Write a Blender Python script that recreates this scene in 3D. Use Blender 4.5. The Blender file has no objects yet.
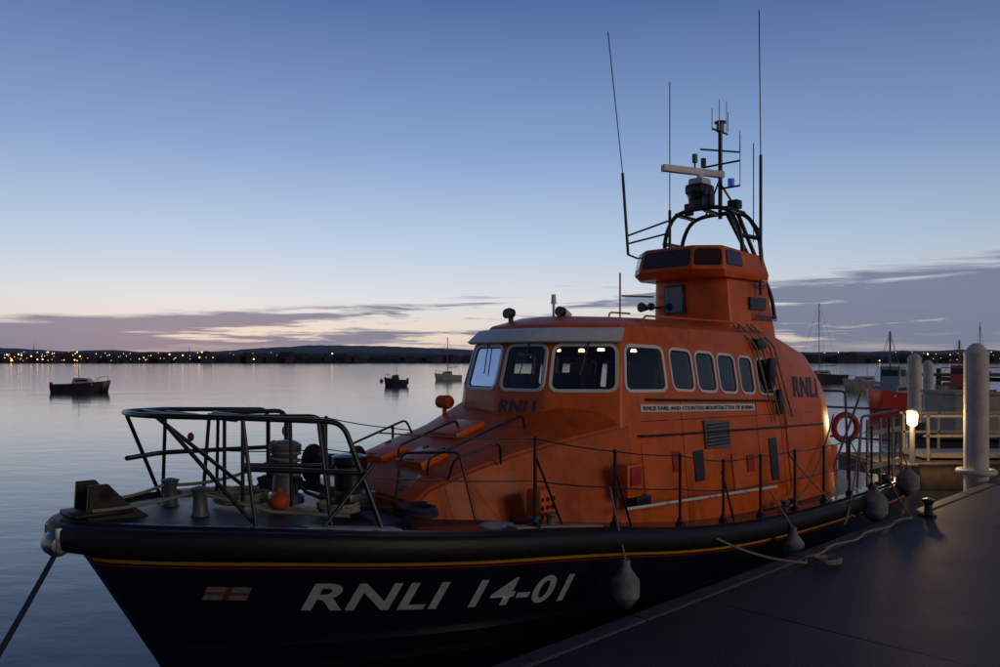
import bpy, bmesh, math, random
from mathutils import Vector, Matrix, Euler
random.seed(7)
S=bpy.context.scene
COL=S.collection
# ------------------------------------------------------------------ materials
def mat(name,col,rough=.5,metal=0,coat=0,var=.0,vscale=6,bump=0,bscale=40,emit=None,es=0,trans=0,spec=.5,ior=None,streak=0):
    m=bpy.data.materials.new(name); m.use_nodes=True
    nt=m.node_tree; b=nt.nodes['Principled BSDF']
    b.inputs['Base Color'].default_value=(*col,1); b.inputs['Roughness'].default_value=rough
    b.inputs['Metallic'].default_value=metal; b.inputs['Coat Weight'].default_value=coat
    b.inputs['Coat Roughness'].default_value=.08
    b.inputs['Specular IOR Level'].default_value=spec
    if emit: b.inputs['Emission Color'].default_value=(*emit,1); b.inputs['Emission Strength'].default_value=es
    tc=nt.nodes.new('ShaderNodeTexCoord')
    if var>0:
        n=nt.nodes.new('ShaderNodeTexNoise'); n.inputs['Scale'].default_value=vscale; n.inputs['Detail'].default_value=8; n.inputs['Roughness'].default_value=.65
        nt.links.new(tc.outputs['Object'],n.inputs['Vector'])
        r=nt.nodes.new('ShaderNodeValToRGB')
        lo=tuple(c*(1-var) for c in col); hi=tuple(min(1,c*(1+var*.6)) for c in col)
        r.color_ramp.elements[0].position=.3; r.color_ramp.elements[0].color=(*lo,1)
        r.color_ramp.elements[1].position=.7; r.color_ramp.elements[1].color=(*hi,1)
        nt.links.new(n.outputs['Fac'],r.inputs['Fac']); last=r.outputs['Color']
        if streak:
            mp=nt.nodes.new('ShaderNodeMapping'); mp.inputs['Scale'].default_value=(14,14,.9); nt.links.new(tc.outputs['Object'],mp.inputs[0])
            n3=nt.nodes.new('ShaderNodeTexNoise'); n3.inputs['Scale'].default_value=1; n3.inputs['Detail'].default_value=5; nt.links.new(mp.outputs[0],n3.inputs['Vector'])
            r3=nt.nodes.new('ShaderNodeMapRange'); r3.inputs['From Min'].default_value=.55; r3.inputs['From Max'].default_value=.8; r3.inputs['To Max'].default_value=streak; nt.links.new(n3.outputs['Fac'],r3.inputs['Value'])
            mx=nt.nodes.new('ShaderNodeMix'); mx.data_type='RGBA'; nt.links.new(r3.outputs['Result'],mx.inputs[0]); nt.links.new(last,mx.inputs[6]); mx.inputs[7].default_value=(col[0]*.35,col[1]*.5+.01,col[2]*.6+.01,1); last=mx.outputs[2]
        nt.links.new(last,b.inputs['Base Color'])
        mr=nt.nodes.new('ShaderNodeMapRange'); mr.inputs['To Min'].default_value=max(0,rough-.1); mr.inputs['To Max'].default_value=min(1,rough+.15)
        nt.links.new(n.outputs['Fac'],mr.inputs['Value']); nt.links.new(mr.outputs['Result'],b.inputs['Roughness'])
    if bump>0:
        n2=nt.nodes.new('ShaderNodeTexNoise'); n2.inputs['Scale'].default_value=bscale; n2.inputs['Detail'].default_value=4
        nt.links.new(tc.outputs['Object'],n2.inputs['Vector'])
        bp=nt.nodes.new('ShaderNodeBump'); bp.inputs['Strength'].default_value=bump; bp.inputs['Distance'].default_value=.01
        nt.links.new(n2.outputs['Fac'],bp.inputs['Height']); nt.links.new(bp.outputs['Normal'],b.inputs['Normal'])
    return m
M=dict(
 orange=mat('orange_paint',(.80,.138,.010),.40,coat=.15,var=.28,vscale=2.2,bump=.10,bscale=5,streak=.45,spec=.35),
 orange_deck=mat('orange_nonskid',(.62,.10,.008),.48,coat=.08,var=.35,vscale=4,bump=.4,bscale=160,streak=.35,spec=.35),
 navy=mat('navy_hull',(.009,.011,.026),.28,coat=.25,var=.35,vscale=2,bump=.07,bscale=4,streak=.3),
 deck=mat('navy_deck',(.018,.021,.030),.38,var=.45,vscale=3,bump=.4,bscale=140,spec=.35),
 rubber=mat('black_rubber',(.010,.010,.012),.5,var=.35,vscale=8,bump=.25,bscale=22,spec=.4),
 black=mat('black_tube',(.010,.010,.012),.35,coat=.15),
 dark=mat('dark_interior',(.035,.037,.045),.6),
 seat=mat('seat_cloth',(.05,.05,.07),.8),
 white=mat('white_paint',(.80,.80,.80),.4,var=.10,vscale=5),
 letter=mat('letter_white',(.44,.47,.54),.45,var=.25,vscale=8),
 blueletter=mat('letter_blue',(.02,.03,.11),.4),
 frame=mat('white_frame',(.80,.80,.80),.35),
 steel=mat('steel',(.26,.27,.30),.35,metal=.9,var=.3,vscale=10),
 grey=mat('grey_metal',(.16,.165,.18),.45,metal=.4,var=.25,vscale=9),
 beige=mat('deck_plate',(.36,.33,.27),.6,var=.25,vscale=9),
 yellow=mat('yellow_line',(.62,.34,.02),.4),
 red=mat('red_paint',(.42,.02,.012),.45,var=.2),
 ored=mat('buoy_orange',(.72,.085,.01),.45,var=.2),
 rope=mat('rope_pale',(.30,.27,.21),.9,var=.4,vscale=60,bump=.8,bscale=120),
 ropeb=mat('rope_blue',(.03,.035,.06),.9,var=.4,vscale=60,bump=.8,bscale=120),
 fender=mat('fender_grey',(.22,.23,.25),.55,var=.5,vscale=7),
 bluel=mat('blue_lamp',(.02,.06,.5),.2,coat=.5,emit=(.03,.12,1),es=.2),
 panelblue=mat('solar_panel',(.02,.07,.26),.12,coat=.5),
 glass=None,
 pile=mat('pile_white',(.66,.63,.56),.55,var=.3,vscale=3,bump=.2,bscale=15,streak=.5),
 wood=mat('pier_timber',(.08,.065,.05),.8,var=.4,vscale=5,bump=.4,bscale=25),
 conc=mat('concrete_beige',(.34,.31,.26),.8,var=.25,vscale=3,bump=.3,bscale=30),
 shore=mat('shore_dark',(.028,.032,.048),.95,var=.3,vscale=.1),
 town=mat('town_wall',(.06,.06,.08),.95,var=.6,vscale=.06),
 hill=mat('hill_haze',(.17,.20,.29),1,var=.12,vscale=.01),  # distance haze simulated in the base colour
 hull_dark=mat('boat_hull_dark',(.03,.03,.045),.4,var=.2),
 hull_white=mat('boat_hull_white',(.4,.4,.43),.4,var=.2),
)
def glassmat():
    m=bpy.data.materials.new('window_glass'); m.use_nodes=True; nt=m.node_tree
    nt.nodes.clear(); o=nt.nodes.new('ShaderNodeOutputMaterial')
    g=nt.nodes.new('ShaderNodeBsdfGlossy'); g.inputs['Roughness'].default_value=.03; g.inputs['Color'].default_value=(.9,.93,1,1)
    t=nt.nodes.new('ShaderNodeBsdfTransparent'); t.inputs['Color'].default_value=(.66,.69,.70,1)
    f=nt.nodes.new('ShaderNodeFresnel'); f.inputs['IOR'].default_value=1.5
    a=nt.nodes.new('ShaderNodeMath'); a.operation='ADD'; a.inputs[1].default_value=.03
    mx=nt.nodes.new('ShaderNodeMixShader')
    nt.links.new(f.outputs[0],a.inputs[0]); nt.links.new(a.outputs[0],mx.inputs[0]); nt.links.new(t.outputs[0],mx.inputs[1]); nt.links.new(g.outputs[0],mx.inputs[2]); nt.links.new(mx.outputs[0],o.inputs[0])
    return m
M['glass']=glassmat()
def emis(name,col,s):
    return mat(name,(.8,.7,.5),.4,emit=col,es=s)
M['lampglow']=emis('lamp_glow',(1,.58,.2),22)
M['townglow']=emis('town_glow',(1,.5,.18),4)
M['cabinglow']=emis('cabin_glow',(1,.55,.24),8)
# ------------------------------------------------------------------ builders
def link(o,parent=None):
    COL.objects.link(o)
    if parent: o.parent=parent
    return o
def empty(name,loc=(0,0,0),rot=0):
    e=bpy.data.objects.new(name,None); e.location=loc; e.rotation_euler=(0,0,rot); e.empty_display_size=.3; return link(e)
def finish(me,m,smooth=True,ang=35):
    me.materials.append(m)
    if smooth:
        for p in me.polygons: p.use_smooth=True
        me.set_sharp_from_angle(angle=math.radians(ang))
class MB:
    """mesh builder; flip=True means input (u,v,z) with v to port"""
    def __init__(s,flip=True): s.bm=bmesh.new(); s.flip=flip
    def p(s,c): return Vector((c[0],-c[1],c[2])) if s.flip else Vector(c)
    def poly(s,pts): 
        try: return s.bm.faces.new([s.bm.verts.new(s.p(c)) for c in pts])
        except Exception: pass
    def grid(s,rows,closed=False):
        vs=[[s.bm.verts.new(s.p(c)) for c in r] for r in rows]
        for i in range(len(vs)-1):
            n=len(vs[i])
            for j in range(n if closed else n-1):
                k=(j+1)%n
                try: s.bm.faces.new([vs[i][j],vs[i][k],vs[i+1][k],vs[i+1][j]])
                except Exception: pass
        return vs
    def box(s,c,sz,rot=0,bev=0,tilt=0,roll=0):
        c=s.p(c); t=bmesh.new(); bmesh.ops.create_cube(t,size=1)
        bmesh.ops.scale(t,vec=sz,verts=t.verts)
        if bev: bmesh.ops.bevel(t,geom=t.edges[:],offset=bev,segments=2,affect='EDGES',profile=.6)
        R=Euler((roll,tilt,-rot if s.flip else rot)).to_matrix()
        s._merge(t,Matrix.Translation(c)@R.to_4x4())
    def _merge(s,t,mx):
        bmesh.ops.transform(t,matrix=mx,verts=t.verts)
        me=bpy.data.meshes.new('t'); t.to_mesh(me); t.free(); s.bm.from_mesh(me); bpy.data.meshes.remove(me)
    def cyl(s,a,b,r0,r1=None,seg=16):
        a=s.p(a); b=s.p(b); r1=r0 if r1 is None else r1
        d=b-a; t=bmesh.new(); bmesh.ops.create_cone(t,segments=seg,radius1=r0,radius2=r1,depth=d.length,cap_ends=True)
        s._merge(t,Matrix.Translation((a+b)/2)@d.to_track_quat('Z','Y').to_matrix().to_4x4())
    def sph(s,c,r,sc=(1,1,1)):
        t=bmesh.new(); bmesh.ops.create_uvsphere(t,u_segments=16,v_segments=10,radius=r); bmesh.ops.scale(t,vec=sc,verts=t.verts)
        s._merge(t,Matrix.Translation(s.p(c)))
    def lathe(s,c,prof,seg=18,axis=None):
        t=bmesh.new(); rings=[]
        for r,z in prof: rings.append([t.verts.new((r*math.cos(a*2*math.pi/seg),r*math.sin(a*2*math.pi/seg),z)) for a in range(seg)])
        for i in range(len(rings)-1):
            for j in range(seg): t.faces.new([rings[i][j],rings[i][(j+1)%seg],rings[i+1][(j+1)%seg],rings[i+1][j]])
        t.faces.new(rings[0][::-1]); t.faces.new(rings[-1])
        mx=Matrix.Translation(s.p(c))
        if axis: mx=mx@s.p(axis).to_track_quat('Z','Y').to_matrix().to_4x4()
        s._merge(t,mx)
    def prism(s,pts,n):
        n=s.p(n); a=[s.bm.verts.new(s.p(c)) for c in pts]; b=[s.bm.verts.new(s.p(c)+n) for c in pts]
        s.bm.faces.new(a); s.bm.faces.new(b[::-1])
        for i in range(len(a)):
            j=(i+1)%len(a); s.bm.faces.new([a[i],b[i],b[j],a[j]])
    def done(s,name,m,parent=None,smooth=True,ang=35,recalc=True,bev=0):
        if recalc: bmesh.ops.recalc_face_normals(s.bm,faces=s.bm.faces[:])
        me=bpy.data.meshes.new(name); s.bm.to_mesh(me); s.bm.free()
        finish(me,m,smooth,ang)
        o=bpy.data.objects.new(name,me); link(o,parent)
        if bev:
            b=o.modifiers.new('b','BEVEL'); b.width=bev; b.segments=2; b.limit_method='ANGLE'; b.angle_limit=math.radians(40)
        return o
def fillet(pts,r=.08,n=5):
    if r<=0 or len(pts)<3: return [Vector(p) for p in pts]
    pts=[Vector(p) for p in pts]; out=[pts[0]]
    for i in range(1,len(pts)-1):
        a,b,c=pts[i-1],pts[i],pts[i+1]
        ra=min(r,(a-b).length*.45); rc=min(r,(c-b).length*.45)
        p0=b+(a-b).normalized()*ra; p2=b+(c-b).normalized()*rc
        for k in range(n+1):
            t=k/n; out.append(p0*(1-t)**2+b*2*t*(1-t)+p2*t*t)
    out.append(pts[-1]); return out
def tubes(name,lines,r,m,parent=None,flip=True,fil=.08):
    cu=bpy.data.curves.new(name,'CURVE'); cu.dimensions='3D'; cu.bevel_depth=r; cu.bevel_resolution=3; cu.use_fill_caps=True
    for L in lines:
        P=fillet(L,fil); sp=cu.splines.new('POLY'); sp.points.add(len(P)-1)
        for i,q in enumerate(P): sp.points[i].co=(q[0],-q[1] if flip else q[1],q[2],1)
        sp.use_smooth=True
    cu.materials.append(m); o=bpy.data.objects.new(name,cu); return link(o,parent)
def sag(a,b,s,n=14):
    a=Vector(a); b=Vector(b); return [a.lerp(b,i/n)-Vector((0,0,4*s*(i/n)*(1-i/n))) for i in range(n+1)]
def coil(c,r,turns=3,rr=.025,n=22,jit=.02):
    out=[]
    for i in range(int(n*turns)):
        a=i/n*2*math.pi; R=r*(1-.12*(i/n%1))+random.uniform(-jit,jit); out.append((c[0]+R*math.cos(a),c[1]+R*math.sin(a),c[2]+i/n*rr))
    return out
def interp(x,T):
    if x<=T[0][0]: return T[0][1]
    for (a,b),(c,d) in zip(T,T[1:]):
        if x<=c:
            t=(x-a)/(c-a); return b+(d-b)*t
    return T[-1][1]
# ------------------------------------------------------------------ lifeboat
BX,BY=-3.85,7.0
ANG=math.atan2(.697,.717)
boat=empty('lifeboat',(BX,BY,0),ANG)
LEN=14.3
def smoothtab(T):
    def f(x):
        if x<=T[0][0]: return T[0][1]
        if x>=T[-1][0]: return T[-1][1]
        for i in range(len(T)-1):
            if x<=T[i+1][0]:
                x0,y0=T[i]; x1,y1=T[i+1]; h=x1-x0; t=(x-x0)/h
                m0=(y1-T[i-1][1])/(x1-T[i-1][0]) if i>0 else (y1-y0)/h
                m1=(T[i+2][1]-y0)/(T[i+2][0]-x0) if i+2<len(T) else (y1-y0)/h
                return (2*t**3-3*t*t+1)*y0+(t**3-2*t*t+t)*h*m0+(-2*t**3+3*t*t)*y1+(t**3-t*t)*h*m1
    return f
_vg=smoothtab([(.12,.38),(.5,.82),(1,1.22),(2,1.74),(3,2.02),(4,2.17),(6,2.3),(10,2.35),(13,2.3),(14.3,2.2)])
def vg(u): return _vg(u) if u>.12 else .38*math.sqrt(max(0,u)/.12)
zg=smoothtab([(0,1.74),(1,1.69),(2,1.59),(3,1.48),(4,1.38),(5,1.26),(6,1.12),(7,1.01),(8,.94),(10,.88),(14.3,.88)])
def u0(z): return 1.02*(1-z/1.78)
def kf(ueq): return interp(ueq,[(0,.75),(1,.55),(3,.34),(6,.2),(14.3,.12)])
def hullpt(ue,t):
    z=t*zg(ue); a=max(0,u0(z)); u=a+ue/LEN*(LEN-a)
    v=vg(ue)*(1-(1-t)*kf(ue))
    if t<0: v=vg(ue)*(1-kf(ue))*(1+t*1.2)
    return (u,max(v,0),z)
def hullv(u,z):
    a=max(0,u0(z)); ue=max(0,(u-a)/(LEN-a)*LEN); t=z/zg(ue); return vg(ue)*(1-(1-t)*kf(ue))
UE=[0,.02,.05,.09,.15,.25,.4,.6,.8]+[1+i*.25 for i in range(16)]+[5+i*.5 for i in range(19)]+[14.3]
TS=[-.5,-.2,0,.15,.3,.45,.6,.75,.9,1]
mb=MB()
ring=[]
for ue in UE:
    row=[hullpt(ue,t) for t in TS]; ring.append([(u,v,z) for u,v,z in row]+[(u,-v,z) for u,v,z in reversed(row)])
vs=mb.grid(ring)
mb.bm.faces.new(vs[-1])
bmesh.ops.remove_doubles(mb.bm,verts=mb.bm.verts[:],dist=.001)
mb.done('hull',M['navy'],boat,ang=50)
mb=MB(); rows=[]
for ue in UE:
    w=vg(ue)-.03; z=zg(ue)-.015
    rows.append([(ue,w*k,z+.06*(1-k*k)) for k in (1,.85,.6,.3,0,-.3,-.6,-.85,-1)])
mb.grid(rows); mb.done('deck',M['deck'],boat)
def deckz(u,v): w=max(.2,vg(u)-.03); return zg(u)-.015+.06*max(0,(1-(v/w)**2))
def sweep(name,prof,m,u_min=0):
    mb=MB()
    pts=[(ue,vg(ue),zg(ue)) for ue in UE if ue>=u_min]
    full=[(u,-v,z) for u,v,z in reversed(pts)]+(pts[1:] if pts[0][1]==0 else pts)
    rows=[]
    for i,(u,v,z) in enumerate(full):
        a=full[max(0,i-1)]; b=full[min(len(full)-1,i+1)]
        d=Vector((b[0]-a[0],b[1]-a[1])); d.normalize(); n=Vector((-d.y,d.x))
        rows.append([(u+n.x*q,v+n.y*q,z+h) for q,h in prof])
    mb.grid(rows,closed=True); return mb.done(name,m,boat,ang=50)
sweep('belting',[(-.02,.035),(.06,.03),(.095,-.01),(.10,-.09),(.085,-.17),(.05,-.2),(-.05,-.21),(-.06,0)],M['rubber'])
sweep('toe_rail',[(-.10,-.0),(-.10,.055),(-.07,.06),(-.045,.055),(-.045,0)],M['navy'])
def hullband(name,d0,d1,m,off=.006,ue0=.02,ue1=14.2):
    for sgn in (1,-1):
        mb=MB(); rows=[]
        n=90
        for i in range(n+1):
            ue=ue0+(ue1-ue0)*(i/n)**1.6; r=[]
            for d in (d0,d1):
                t=(zg(ue)-d)/zg(ue); u,v,z=hullpt(ue,t); r.append((u-.004,sgn*(v+off),z))
            rows.append(r)
        mb.grid(rows); mb.done(name,m,boat)
hullband('yellow_line',.29,.325,M['yellow'],.008)
hullband('red_line',.345,.357,M['red'],.008)
for sgn in (1,-1):
    for tt in (.2,.02):
        mb=MB(); rows=[]
        for i in range(70):
            ue=.15+13.9*(i/69); t=tt+.08*max(0,1-ue/6)
            u,v,z=hullpt(ue,t); rows.append([(u,sgn*(v-.01),z+.03),(u,sgn*(v+.05),z),(u,sgn*(v-.01),z-.03)])
        mb.grid(rows); mb.done('spray_rail',M['navy'],boat,ang=60)
mb=MB(); mb.lathe((-.04,.06,1.60),[(.02,-.15),(.08,-.14),(.115,-.05),(.115,.05),(.08,.14),(.02,.15)],axis=(0,1,0)); mb.box((.06,.20,1.64),(.3,.03,.22),bev=.01); mb.box((.06,-.12,1.64),(.3,.03,.22),bev=.01)
mb.done('bow_roller',M['steel'],boat)
mb=MB()
for v in (-.2,.14):
    mb.prism([(.16,v,1.74),(.72,v,1.73),(.5,v,1.90),(.34,v,2.08),(.18,v,2.08)],(0,.05,0))
mb.cyl((.32,-.2,1.98),(.32,.19,1.98),.07); mb.box((.3,0,1.82),(.5,.4,.05),bev=.01)
mb.done('anchor_chock',M['rubber'],boat,bev=.012)
# -------- superstructure levels
Lv=[
 [(5.0,0,1.0),(5.1,.85,1.0),(5.85,1.66,.9),(7,1.76,.85),(10,1.8,.8),(11.5,1.78,.8),(12.05,1.68,.8)],
 [(5.30,0,2.74),(5.42,.76,2.74),(6.05,1.50,2.74),(7,1.58,2.72),(10,1.63,2.56),(11.5,1.62,2.48),(11.98,1.55,2.42)],
 [(5.50,0,3.40),(5.60,.70,3.40),(6.20,1.38,3.40),(7,1.47,3.37),(10,1.53,3.2),(11.40,1.54,3.02),(11.88,1.47,2.76)],
 [(5.72,0,3.66),(5.82,.64,3.65),(6.36,1.26,3.64),(7.05,1.36,3.63),(10.2,1.42,3.58),(11.30,1.44,3.26),(11.82,1.40,2.92)],
 [(6.2,0,3.79),(6.25,.42,3.78),(6.65,.85,3.77),(7.15,.92,3.77),(10.2,.95,3.72),(11.25,.98,3.38),(11.74,.95,3.0)]]
def shell(levels,name):
    mb=MB(); rows=[]
    for L in levels:
        rows.append(L+[(u,-v,z) for u,v,z in reversed(L[1:])])
    vs=mb.grid(rows,closed=True)
    for r in (vs[0],vs[-1]):
        n=len(r)
        mb.bm.faces.new([r[0],r[1],r[n-1]])
        for i in range(1,n//2): mb.bm.faces.new([r[i],r[i+1],r[n-i-1],r[n-i]])
    bmesh.ops.recalc_face_normals(mb.bm,faces=mb.bm.faces[:])
    return mb
mb=shell(Lv,'wheelhouse')
sharp=[e for e in mb.bm.edges if len(e.link_faces)==2 and e.calc_face_angle(0)>math.radians(14)]
bmesh.ops.bevel(mb.bm,geom=sharp,offset=.03,segments=3,affect='EDGES',profile=.5,clamp_overlap=True)
wh=mb.done('wheelhouse',M['orange'],boat,smooth=False)
def inner(L,z=None,d=.07):
    out=[]
    for i,(u,v,zz) in enumerate(L):
        uu=u+d*1.2 if i<3 else (u-d if i==len(L)-1 else u)
        out.append((uu,max(0,v-d) if v>0 else 0,zz if z is None else z))
    return out
def lerpL(A,B,t): return [tuple(a+(b-a)*t for a,b in zip(p,q)) for p,q in zip(A,B)]
I0=inner(lerpL(Lv[0],Lv[1],.5)); I1=inner(Lv[1]); I2=inner(Lv[2]); I3=inner(lerpL(Lv[2],Lv[3],.55))
mbi=shell([I0,I1,I2,I3],'in'); inn=mbi.done('cut_inner',M['dark'],boat,smooth=False)
class Patch:
    def __init__(s,BL,BR,TR,TL):
        s.c=[Vector(x) for x in (BL,BR,TR,TL)]
        s.w=((s.c[1]-s.c[0]).length+(s.c[2]-s.c[3]).length)/2; s.h=((s.c[3]-s.c[0]).length+(s.c[2]-s.c[1]).length)/2
        n=(s.c[1]-s.c[0]).cross(s.c[3]-s.c[0]).normalized()
        mid=sum(s.c,Vector())/4-Vector((8.5,0,2.4))
        mid.z=0
        s.n=n if n.dot(mid)>0 else -n
    def pt(s,a,b,off=0): return s.c[0]*(1-a)*(1-b)+s.c[1]*a*(1-b)+s.c[2]*a*b+s.c[3]*(1-a)*b+s.n*off
def rrect(a0,a1,b0,b1,w,h,r,grow=0,n=5):
    x0,x1,y0,y1=a0*w-grow,a1*w+grow,b0*h-grow,b1*h+grow; r=min(r+grow,(x1-x0)/2.01,(y1-y0)/2.01); out=[]
    for cx,cy,s in ((x1-r,y1-r,0),(x0+r,y1-r,1),(x0+r,y0+r,2),(x1-r,y0+r,3)):
        for k in range(n+1):
            an=(s+k/n)*math.pi/2; out.append(((cx+r*math.cos(an))/w,(cy+r*math.sin(an))/h))
    return out
def P3(i,j,lo,hi,sgn=1):
    f=lambda p:(p[0],p[1]*sgn,p[2])
    return Patch(f(Lv[lo][i]),f(Lv[lo][j]),f(Lv[hi][j]),f(Lv[hi][i]))
cut=MB(); fr=MB(); gl=MB(); gk=MB()
def window(P,a0,a1,b0,b1,r=.09,fw=.042):
    q=rrect(a0,a1,b0,b1,P.w,P.h,r)
    cut.prism([P.pt(a,b,-.25) for a,b in q],P.n*.5)
    def ringf(mbx,q1,q2,o1,o2):
        A=[P.pt(a,b,o1) for a,b in q1]; B=[P.pt(a,b,o2) for a,b in q2]
        mbx.grid([A,B],closed=True)
    qo=rrect(a0,a1,b0,b1,P.w,P.h,r,fw); qm=rrect(a0,a1,b0,b1,P.w,P.h,r,fw*.85); qi=rrect(a0,a1,b0,b1,P.w,P.h,r,-.006)
    ringf(fr,qo,qm,-.01,.018); ringf(fr,qm,qi,.018,.014); ringf(fr,qi,qi,.014,-.05)
    qg=rrect(a0,a1,b0,b1,P.w,P.h,r,-.024); ringf(gk,qi,qg,.004,.000)
    gl.poly([P.pt(a,b,-.004) for a,b in rrect(a0,a1,b0,b1,P.w,P.h,r,.0)])
for sg in (1,-1):
    window(P3(0,1,1,2,sg),.09,.93,.08,.93)
    window(P3(1,2,1,2,sg),.08,.93,.08,.93)
    window(P3(2,3,1,2,sg),.10,.94,.08,.93)
    PS=P3(3,4,1,2,sg)
    for a,b in ((7.12,7.62),(7.74,8.2),(8.31,8.76),(8.90,9.27),(9.42,9.88)):
        window(PS,(a-7)/3,(b-7)/3,.1,.93,.1,.036)
cuto=cut.done('cut_win',M['dark'],boat,smooth=False)
fr.done('window_frames',M['frame'],boat,ang=50,recalc=False); gk.done('window_gaskets',M['rubber'],boat,recalc=False)
gl.done('window_glass',M['glass'],boat,smooth=False,recalc=False)
bpy.context.view_layer.update()
for c in (inn,cuto):
    md=wh.modifiers.new('b','BOOLEAN'); md.operation='DIFFERENCE'; md.object=c; md.solver='EXACT'
dg=bpy.context.evaluated_depsgraph_get(); me=bpy.data.meshes.new_from_object(wh.evaluated_get(dg))
wh.modifiers.clear(); wh.data=me
me.materials.clear(); me.materials.append(M['orange']); me.materials.append(M['dark'])
for p in me.polygons:
    p.use_smooth=True; p.material_index=0
    c=p.center; d=Vector((max(-1.5,min(1.5,(c.x-8.5))) if abs(p.normal.x)>.5 else 0,c.y if abs(p.normal.y)>.3 else 0,(c.z-2.7) if abs(p.normal.z)>.7 else 0))
    if 1.75<c.z<3.62 and p.normal.dot(d)<-.02: p.material_index=1
me.set_sharp_from_angle(angle=math.radians(28))
for o in (inn,cuto): bpy.data.objects.remove(o)
# interior
mb=MB(); mb.box((6.6,0,2.45),(.7,1.9,.5),bev=.05,tilt=-.15); mb.box((8.3,0,2.0),(4.2,2.6,.05)); mb.box((10.4,0,2.7),(.06,2.7,1.2)); mb.box((6.2,.5,2.85),(.1,.5,.3),bev=.02); mb.box((6.2,-.4,2.85),(.1,.4,.25),bev=.02)
mb.done('console',M['dark'],boat)
mb=MB()
for u,v in ((7.5,.6),(7.5,-.6),(8.6,.7),(8.6,-.7),(9.4,.7),(9.4,-.7)):
    mb.box((u,v,2.35),(.5,.5,.14),bev=.05); mb.box((u+.27,v,2.75),(.12,.48,.75),bev=.05,tilt=.12); mb.box((u+.32,v,3.18),(.1,.26,.2),bev=.04)
mb.done('seats',M['seat'],boat)
mb=MB()
for u,v in ((6.9,.5),(8.9,-.4),(9.7,.6),(7.9,-.7),(7.2,-.6)): mb.lathe((u,v,3.30),[(.05,0),(.05,.03),(.03,.05)])
mb.done('cabin_glow_dots',M['cabinglow'],boat)  # added glowing dots under the ceiling, standing in for warm glints in the windows
def sidev(u,z):
    zs=[];vv=[]
    for L in Lv[:4]:
        T=L[2:]; zs.append(interp(u,[(p[0],p[2]) for p in T])); vv.append(interp(u,[(p[0],p[1]) for p in T]))
    return interp(z,list(zip(zs,vv)))
# brow
mb=MB()
def br(i,sg,du,dv,z): p=Lv[2][i]; return (p[0]+du,(p[1]+dv*(1 if i else 0))*sg,z)
seq=[(2,-1),(1,-1),(0,1),(1,1),(2,1)]; rows=[]
for i,sg in seq:
    e=.06 if i==2 else 0
    rows.append([br(i,sg,-.10+e,.06,3.40),br(i,sg,-.13+e,.07,3.42),br(i,sg,.03+e,-.0,3.58),br(i,sg,.12,-.06,3.60),br(i,sg,.1,-.06,3.42)])
vs=mb.grid(rows,closed=True); mb.bm.faces.new(vs[0]); mb.bm.faces.new(vs[-1])
mb.done('window_brow',M['white'],boat,ang=30)
# coachroof (forebody)
st=[ 
 (3.15,.95,.90,1.60,.80,1.64),(3.35,1.08,.98,1.78,.82,1.84),(3.9,1.28,1.10,1.96,.85,2.02),(4.5,1.46,1.22,2.10,.86,2.20),(5.1,1.62,1.34,2.20,.87,2.38),(5.5,1.70,1.45,2.26,.95,2.56),(6.15,1.74,1.56,2.35,1.35,2.66)]
mb=MB(); rows=[]
for u,wb,wsh,zs_,wt,zt in st:
    h=[(u,wb,zg(u)-.02),(u,wsh,zs_),(u,wt,zt),(u,wt*.5,zt+.03),(u,0,zt+.04)]
    rows.append(h+[(a,-b,c) for a,b,c in reversed(h[:-1])])
vs=mb.grid(rows); mb.bm.faces.new(vs[0]); mb.bm.faces.new(vs[-1][::-1])
bmesh.ops.recalc_face_normals(mb.bm,faces=mb.bm.faces[:])
sharp=[e for e in mb.bm.edges if len(e.link_faces)==2 and e.calc_face_angle(0)>math.radians(22)]
bmesh.ops.bevel(mb.bm,geom=sharp,offset=.03,segments=3,affect='EDGES',clamp_overlap=True)
mb.done('coachroof',M['orange_deck'],boat,ang=30)
# ---- text
def text_polys(body,shear=0):
    cu=bpy.data.curves.new('t','FONT'); cu.body=body; cu.size=1; cu.shear=shear; cu.offset=.024; cu.space_character=1.08
    o=bpy.data.objects.new('t',cu); COL.objects.link(o); bpy.context.view_layer.update()
    me=bpy.data.meshes.new_from_object(o.evaluated_get(bpy.context.evaluated_depsgraph_get()))
    bpy.data.objects.remove(o); bpy.data.curves.remove(cu); return me
def text_map(name,body,fn,m,shear=0,nb=24):
    me=text_polys(body,shear); bm=bmesh.new(); bm.from_mesh(me)
    xs=[v.co.x for v in bm.verts]; ys=[v.co.y for v in bm.verts]; x0,x1,y0,y1=min(xs),max(xs),min(ys),max(ys)
    for i in range(1,nb):
        bmesh.ops.bisect_plane(bm,geom=bm.verts[:]+bm.edges[:]+bm.faces[:],plane_co=(x0+(x1-x0)*i/nb,0,0),plane_no=(1,0,0))
    for i in range(1,5):
        bmesh.ops.bisect_plane(bm,geom=bm.verts[:]+bm.edges[:]+bm.faces[:],plane_co=(0,y0+(y1-y0)*i/5,0),plane_no=(0,1,0))
    for v in bm.verts:
        c=fn((v.co.x-x0)/(x1-x0),(v.co.y-y0)/(y1-y0)); v.co=(c[0],-c[1],c[2])
    bm.to_mesh(me); bm.free(); me.materials.clear(); me.materials.append(m)
    o=bpy.data.objects.new(name,me); link(o,boat); return o
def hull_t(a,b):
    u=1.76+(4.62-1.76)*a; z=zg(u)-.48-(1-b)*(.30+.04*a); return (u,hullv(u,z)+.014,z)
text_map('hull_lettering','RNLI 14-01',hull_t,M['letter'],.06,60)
def side_t(ua,ub,z0,z1,za=None):
    return lambda a,b:(ua+(ub-ua)*a,sidev(ua+(ub-ua)*a,z0+(z1-z0)*b-(za or 0)*a)+.012,z0+(z1-z0)*b-(za or 0)*a)
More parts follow.
